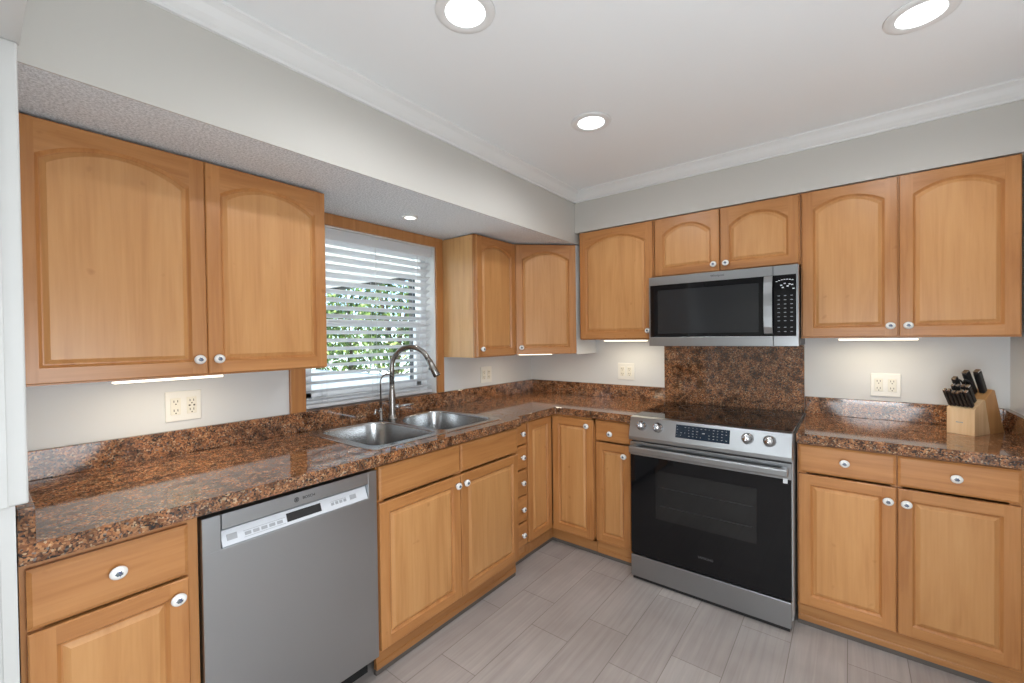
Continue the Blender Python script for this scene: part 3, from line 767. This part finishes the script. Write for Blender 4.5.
# ---------------------------------------------------------------- microwave
mw = empty('microwave_oven', 'stainless over-the-range microwave with black glass door hung above the range', 'microwave', (1.194, -.417, 1.311), 0)
MW, MH = .767, .417
MB().box(.004, MW - .002, .022, .412, .003, MH - .002, 0).build('case', DKS, mw)
fr = MB()
fr.box(0, .655, 0, .026, MH - .050, MH, 0, b=.002).box(0, .655, 0, .026, 0, .054, 0, b=.002).box(0, .008, 0, .026, .050, MH - .046, 0)
dm = fr.build('door', ST, mw)
MB().box(.008, .655, .001, .022, .052, MH - .048, 0).build('door_glass', BGL, dm)
MB().box(.055, .590, -.0004, .004, .075, .335, 0).build('window', BGM, dm)
hb = MB()
pts = [(.002, .062), (-.020, .068), (-.034, .10), (-.040, .15), (-.043, .21), (-.040, .27), (-.034, .33), (-.020, .362), (.002, .366)]
for i in range(len(pts) - 1):
    (y0, z0), (y1, z1) = pts[i], pts[i + 1]
    V = [(x, y + o_, z) for (y, z) in ((y0, z0), (y1, z1)) for o_ in (-.004, .004) for x in (.618, .656)]
    hb.add(V, [(0, 1, 5, 4), (2, 6, 7, 3), (0, 4, 6, 2), (1, 3, 7, 5), (0, 2, 3, 1), (4, 5, 7, 6)])
hb.build('door_handle', ST, dm)
MB().box(.657, MW, 0, .026, MH - .050, MH, 0, b=.002).box(.657, MW, 0, .026, 0, .054, 0, b=.002).box(MW - .010, MW, 0, .026, .05, MH - .046, 0).build('panel_frame', ST, mw)
cpn = MB().box(.656, MW - .010, .0005, .022, .052, MH - .048, 0).build('control_panel', BGL, mw)
kb = MB()
for r_ in range(9):
    for k in range(3):
        if r_ == 2 and k != 1: pass
        z = .075 + r_ * .0215 + (.012 if r_ > 1 else 0); x = .676 + k * .028
        kb.box(x, x + .010, -.0004, .001, z, z + .0028)
kb.build('keypad_markings', PRT, cpn)
dg = MB()
for k in range(7):
    a = k / 6 * PI * .7 + .3
    dg.box(.668 + k * .0115, .676 + k * .0115, -.0004, .001, .330 + .012 * math.sin(a), .333 + .012 * math.sin(a))
for (x, z) in ((.688, .312), (.703, .320), (.716, .306), (.695, .300), (.735, .312), (.741, .292), (.724, .316)): dg.box(x, x + .009, -.0005, .001, z, z + .005)
dg.build('display_markings', PRTW, cpn)
text('Whirlpool', .017, 'brand_lettering', PRTD, dm, (.388, -.0005, MH - .022), (PI / 2, 0, 0))
MB().box(.06, .33, .07, .30, -.002, .004).box(.42, .70, .07, .30, -.002, .004).build('grease_filter', ST, mw)

# ---------------------------------------------------------------- outlets
def outlet(label, loc, rz, w=.122, h=.122, second='duplex'):
    o = empty('wall_outlet', label, 'outlet', loc, rz, 'electrical outlets on the splash wall')
    MB().box(-w / 2, w / 2, -.006, 0, -h / 2, h / 2, b=.0025).build('cover_plate', WHP, o)
    for i, cx in enumerate((-.027, .027)):
        r = MB().box(cx - .017, cx + .017, -.009, -.004, -.034, .034, b=.0015).build('receptacle', IVO, o)
        sm_ = MB()
        for cz in (-.0185, .0185):
            sm_.box(cx - .0075, cx - .0050, -.0096, -.008, cz - .002, cz + .007).box(cx + .0050, cx + .0075, -.0096, -.008, cz - .002, cz + .007)
            sm_.lathe([(.0026, -.0096), (.0026, -.008)], (cx, 0, cz - .009), 'y', 10)
        if i == 1 and second == 'gfci': sm_.box(cx - .011, cx - .005, -.0102, -.008, -.003, .003).box(cx + .005, cx + .011, -.0102, -.008, -.003, .003)
        sm_.build('slots', SLOT, r)
    return o
outlet('white double outlet on the splash wall below the large two-door wall cabinet', (.001, -2.466, 1.108), RL, second='gfci')
outlet('white double outlet near the room corner, right of the window casing', (.001, -.594, 1.096), RL, .125)
outlet('white double outlet on the back wall just left of the microwave and range', (.864, -.001, 1.113), 0, .128)
outlet('white double outlet on the back wall left of the knife block', (2.311, -.001, 1.097), 0)

# ---------------------------------------------------------------- under-cabinet light bars
def bar(label, loc, rz, L_):
    o = empty('under_cabinet_light', label, 'light', loc, rz, 'slim light bars under the wall cabinets')
    MB().box(-L_ / 2 - .012, L_ / 2 + .012, -.022, .022, -.006, .0, b=.001).build('housing', WHT, o)
    MB().box(-L_ / 2, L_ / 2, -.020, .020, -.0135, -.006, b=.001).build('diffuser', LED, o)
    l = light('bar_lamp', 'AREA', (0, 0, -.016), 1.0, (1, .87, .66), (0, 0, 0), shape='RECTANGLE', size=L_, size_y=.035); l.parent = o
    return o
bar('lit light bar under the large wall cabinet left of the window', (.225, -2.556, 1.247), RL, .315)
bar('lit light bar under the single-door wall cabinet left of the microwave', (.945, -.20, 1.351), 0, .30)
bar('lit light bar under the two-door wall cabinet right of the microwave', (2.268, -.20, 1.351), 0, .30)
bar('lit light bar under the diagonal corner wall cabinet', (.372, -.468, 1.259), PI / 4, .24)

# ---------------------------------------------------------------- ceiling lights
def can(label, x, y, z=ZC, r=.094, lens=LEN, cat_group='recessed ceiling lights'):
    o = empty('recessed_light', label, 'ceiling light', (x, y, z), 0, cat_group)
    k = r / .094
    MB().lathe([(.060 * k, -.002), (.064 * k, -.006), (.080 * k, -.008), (.092 * k, -.005), (.094 * k, 0), (.06 * k, 0)], n=40).build('trim_ring', TRIM, o)
    MB().lathe([(.062 * k, -.0055), (.058 * k, -.0045), (.050 * k, -.0015), (.046 * k, -.001), (.0, -.001)], n=40).build('lens', lens, o)
    return o
can('recessed ceiling light cut by the top edge, nearest the window wall', *CANS[0])
can('small-looking recessed ceiling light in the middle, farthest from the viewer', *CANS[1])
can('recessed ceiling light at the top right, above the right base cabinet', *CANS[2])
can('small recessed light in the textured soffit above the window', .274, -1.504, SZ, .042, LENW, 'soffit light')

# ---------------------------------------------------------------- knife block
kb = empty('knife_block', 'light wooden knife block on the granite right of the range, near the right wall', 'knife block', (2.512, -.234, CT1), -.58)
KW = .096
# side profile (depth, height)
front = [(0, 0), (.118, 0), (.080, .152), (.072, .158), (0, .116)]
back = [(.1185, 0), (.226, 0), (.150, .196), (.132, .200), (.0808, .154)]
MB().prism(front, 'x', 0, KW, 0).build('front_block', WB, kb, bevel=.0015)
MB().prism(back, 'x', 0, KW, 0).build('back_block', WBS, kb, bevel=.0015)
text('KNIVES', .001, 'tmp', PRTD, kb, (0, 0, 0), (0, 0, 0)) if False else None
mk = MB()
for k in range(6): mk.box(.033 + k * .0042, .036 + k * .0042, -.0006, 0, .052, .0565)
mk.build('printed_mark', PRT, kb)
# slots face normal leans to the front: knives sit along it
def knife_mesh(L_, wd, th, loop=False):
    m_ = MB()
    m_.box(-th / 2, th / 2, -wd / 2, wd / 2, .004, L_, 0, b=min(th, wd) * .28)
    c_ = MB().box(-th * .42, th * .42, -wd * .42, wd * .42, L_ - .001, L_ + .005, 0, b=.0008)
    s_ = MB().box(-.0012, .0012, -wd * .36, wd * .36, -.035, .008)
    return m_, c_, s_
protos = {}
def knife(kind, label, x, s, L_, wd, th, lean, group):
    key = (kind, L_, wd, th)
    # position on the slanted face: s along (depth), face from (0,.112) to (.064,.158) then (.092,.205)
    if s <= .076: z = .116 + s / .072 * .046
    else: z = .156 + (s - .0808) / .051 * .046
    if key not in protos:
        e = empty('knife', label, kind, (0, 0, 0), 0, group)
        m_, c_, s_ = knife_mesh(L_, wd, th)
        m_.build('handle', HND, e); c_.build('end_cap', BLT, e); s_.build('blade', BLT, e)
        protos[key] = e
    else:
        e = copy_tree(protos[key]); e['label'] = label
        if group: e['group'] = group
    M_ = Matrix.Rotation(-.58, 4, 'Z'); p = Matrix.Translation((2.512, -.234, CT1)) @ M_ @ Vector((x, s, z))
    e.location = p; e.rotation_euler = (Matrix.Rotation(-.58, 3, 'Z') @ Matrix.Rotation(lean, 3, 'X')).to_euler()
    return e
LN = math.radians(33)
SL = ['at the left end of the front row', 'second from left in the front row', 'third from left in the front row', 'fourth from left in the front row', 'fifth from left in the front row', 'at the right end of the front row']
for k in range(6):
    knife('knife', 'small black-handled steak knife ' + SL[k] + ' of the knife block', .010 + k * .0145, .014, .086 - (.008 if 1 < k < 4 else 0), .019, .0125, LN, 'steak knives in the block')
for k in range(4):
    knife('knife', 'black-handled paring knife ' + ['leftmost', 'second from left', 'third from left', 'rightmost'][k] + ' in the middle row of the knife block', .026 + k * .0165, .044, .088, .021, .014, LN, 'middle row knives in the block')
knife('knife', 'black-handled carving knife standing at the upper left of the block', .022, .070, .105, .026, .018, LN, None)
knife('knife', 'thick black-handled chef knife at the top middle of the block', .048, .104, .120, .030, .021, LN, None)
knife('knife', 'black-handled bread knife set apart at the top right of the block', .076, .112, .110, .030, .021, math.radians(27), None)
# kitchen shears
sh = empty('kitchen_shears', 'black-handled kitchen shears with steel rim between the knives', 'shears', (0, 0, 0), 0)
lp = MB()
for sx_ in (-1, 1):
    P = [(sx_ * (.014 + .012 * math.cos(a)), 0, .055 + .022 * math.sin(a)) for a in [2 * PI * k / 14 for k in range(15)]]
    lp.tube(P, .0042, 8, cap=False)
lp.tube([(-.008, 0, .034), (0, 0, .0)], .006, 8).tube([(.008, 0, .034), (0, 0, .0)], .006, 8)
lp.build('handle', HND, sh)
MB().box(-.006, .006, -.001, .001, -.03, .01).build('blade', BLT, sh)
sh.location = Matrix.Translation((2.512, -.234, CT1)) @ Matrix.Rotation(-.58, 4, 'Z') @ Vector((.036, .080, .178))
sh.rotation_euler = (Matrix.Rotation(-.58, 3, 'Z') @ Matrix.Rotation(LN, 3, 'X')).to_euler()

# ---------------------------------------------------------------- outside the window
random.seed(11)
GRD = plain('pale_concrete', (.78, .77, .73), .8)
struct(MB().box(-14, -.15, -8, 10, -.12, 0).build('ground', GRD))
rf = MB().box(-11, -.16, -3.5, 1.2, 2.33, 2.39, 0)
struct(rf.build('ceiling_patio', plain('patio_ceiling_white', (.86, .83, .78), .7)))
BRZ = plain('dark_bronze', (.03, .03, .03), .5)
bmz = empty('patio_beam', 'dark metal beam with posts along the edge of the covered patio outside', 'beam', (0, 1.2, 2.28))
MB().box(-11, -.2, -.03, .03, 0, .05).build('gutter', BRZ, bmz)
for xx in (-10.2, -3.1): MB().box(xx - .04, xx + .04, -.03, .03, -2.28, 0).build('post', BRZ, bmz)
tag(MB().box(-13.0, -1.0, 2.3, 2.5, 0, .62, b=.01).build('garden_wall', plain('cream_render', (.82, .79, .72), .8)), 'low cream garden wall seen through the blind below the hedge', 'wall')
LEAVES = []
for i, c in enumerate([(.035, .07, .015), (.085, .15, .03), (.19, .27, .07)]): LEAVES.append(plain('leaf_%s' % 'abc'[i], c, .5))
BRK = plain('bark_brown', (.09, .06, .04), .8)
def shrub(label, x, y, h, r, n, z0=.2):
    o = empty('garden_shrub', label, 'shrub', (x, y, 0), 0, 'shrubs beyond the patio')
    st_ = MB()
    for k in range(5):
        a = random.uniform(0, 6.28); st_.tube([(0, 0, 0), (.15 * math.cos(a), .15 * math.sin(a), h * .4), (.5 * r * math.cos(a), .5 * r * math.sin(a), h * .85)], [.05, .035, .015], 7)
    st_.build('stems', BRK, o)
    L_ = MB()
    for k in range(n):
        while True:
            p = Vector((random.uniform(-1, 1), random.uniform(-1, 1), random.uniform(-1, 1)))
            if .35 < p.length < 1: break
        c = Vector((p.x * r, p.y * r, z0 + h * .5 + p.z * h * .5)); s = random.uniform(.05, .12)
        e = Euler((random.uniform(-1.2, 1.2), random.uniform(-1.2, 1.2), random.uniform(0, 6.28))).to_matrix()
        V = [c + e @ Vector(q) * s for q in ((-1, 0, 0), (-.3, .38, .05), (.5, .3, .08), (1, 0, 0), (.5, -.3, .08), (-.3, -.38, .05))]
        L_.add(V, [(0, 1, 2, 3, 4, 5)], random.randrange(3))
    f = L_.build('foliage', LEAVES, o)
    return o
spots = [(-10.6, 3.6, 3.4, .9, 1500), (-8.7, 3.6, 3.0, .9, 1500), (-6.8, 3.6, 3.4, .9, 1500), (-4.9, 3.6, 3.1, .9, 1500), (-3.0, 3.6, 3.3, .9, 1500)]
lb = ['green shrub seen through the blind at the far left of the window', 'second green shrub from the left behind the garden wall', 'green shrub in the middle of the view through the blind', 'tall green shrub right of centre through the blind', 'green shrub seen through the blind at the right of the window']
for s_, l_ in zip(spots, lb): shrub(l_, *s_)
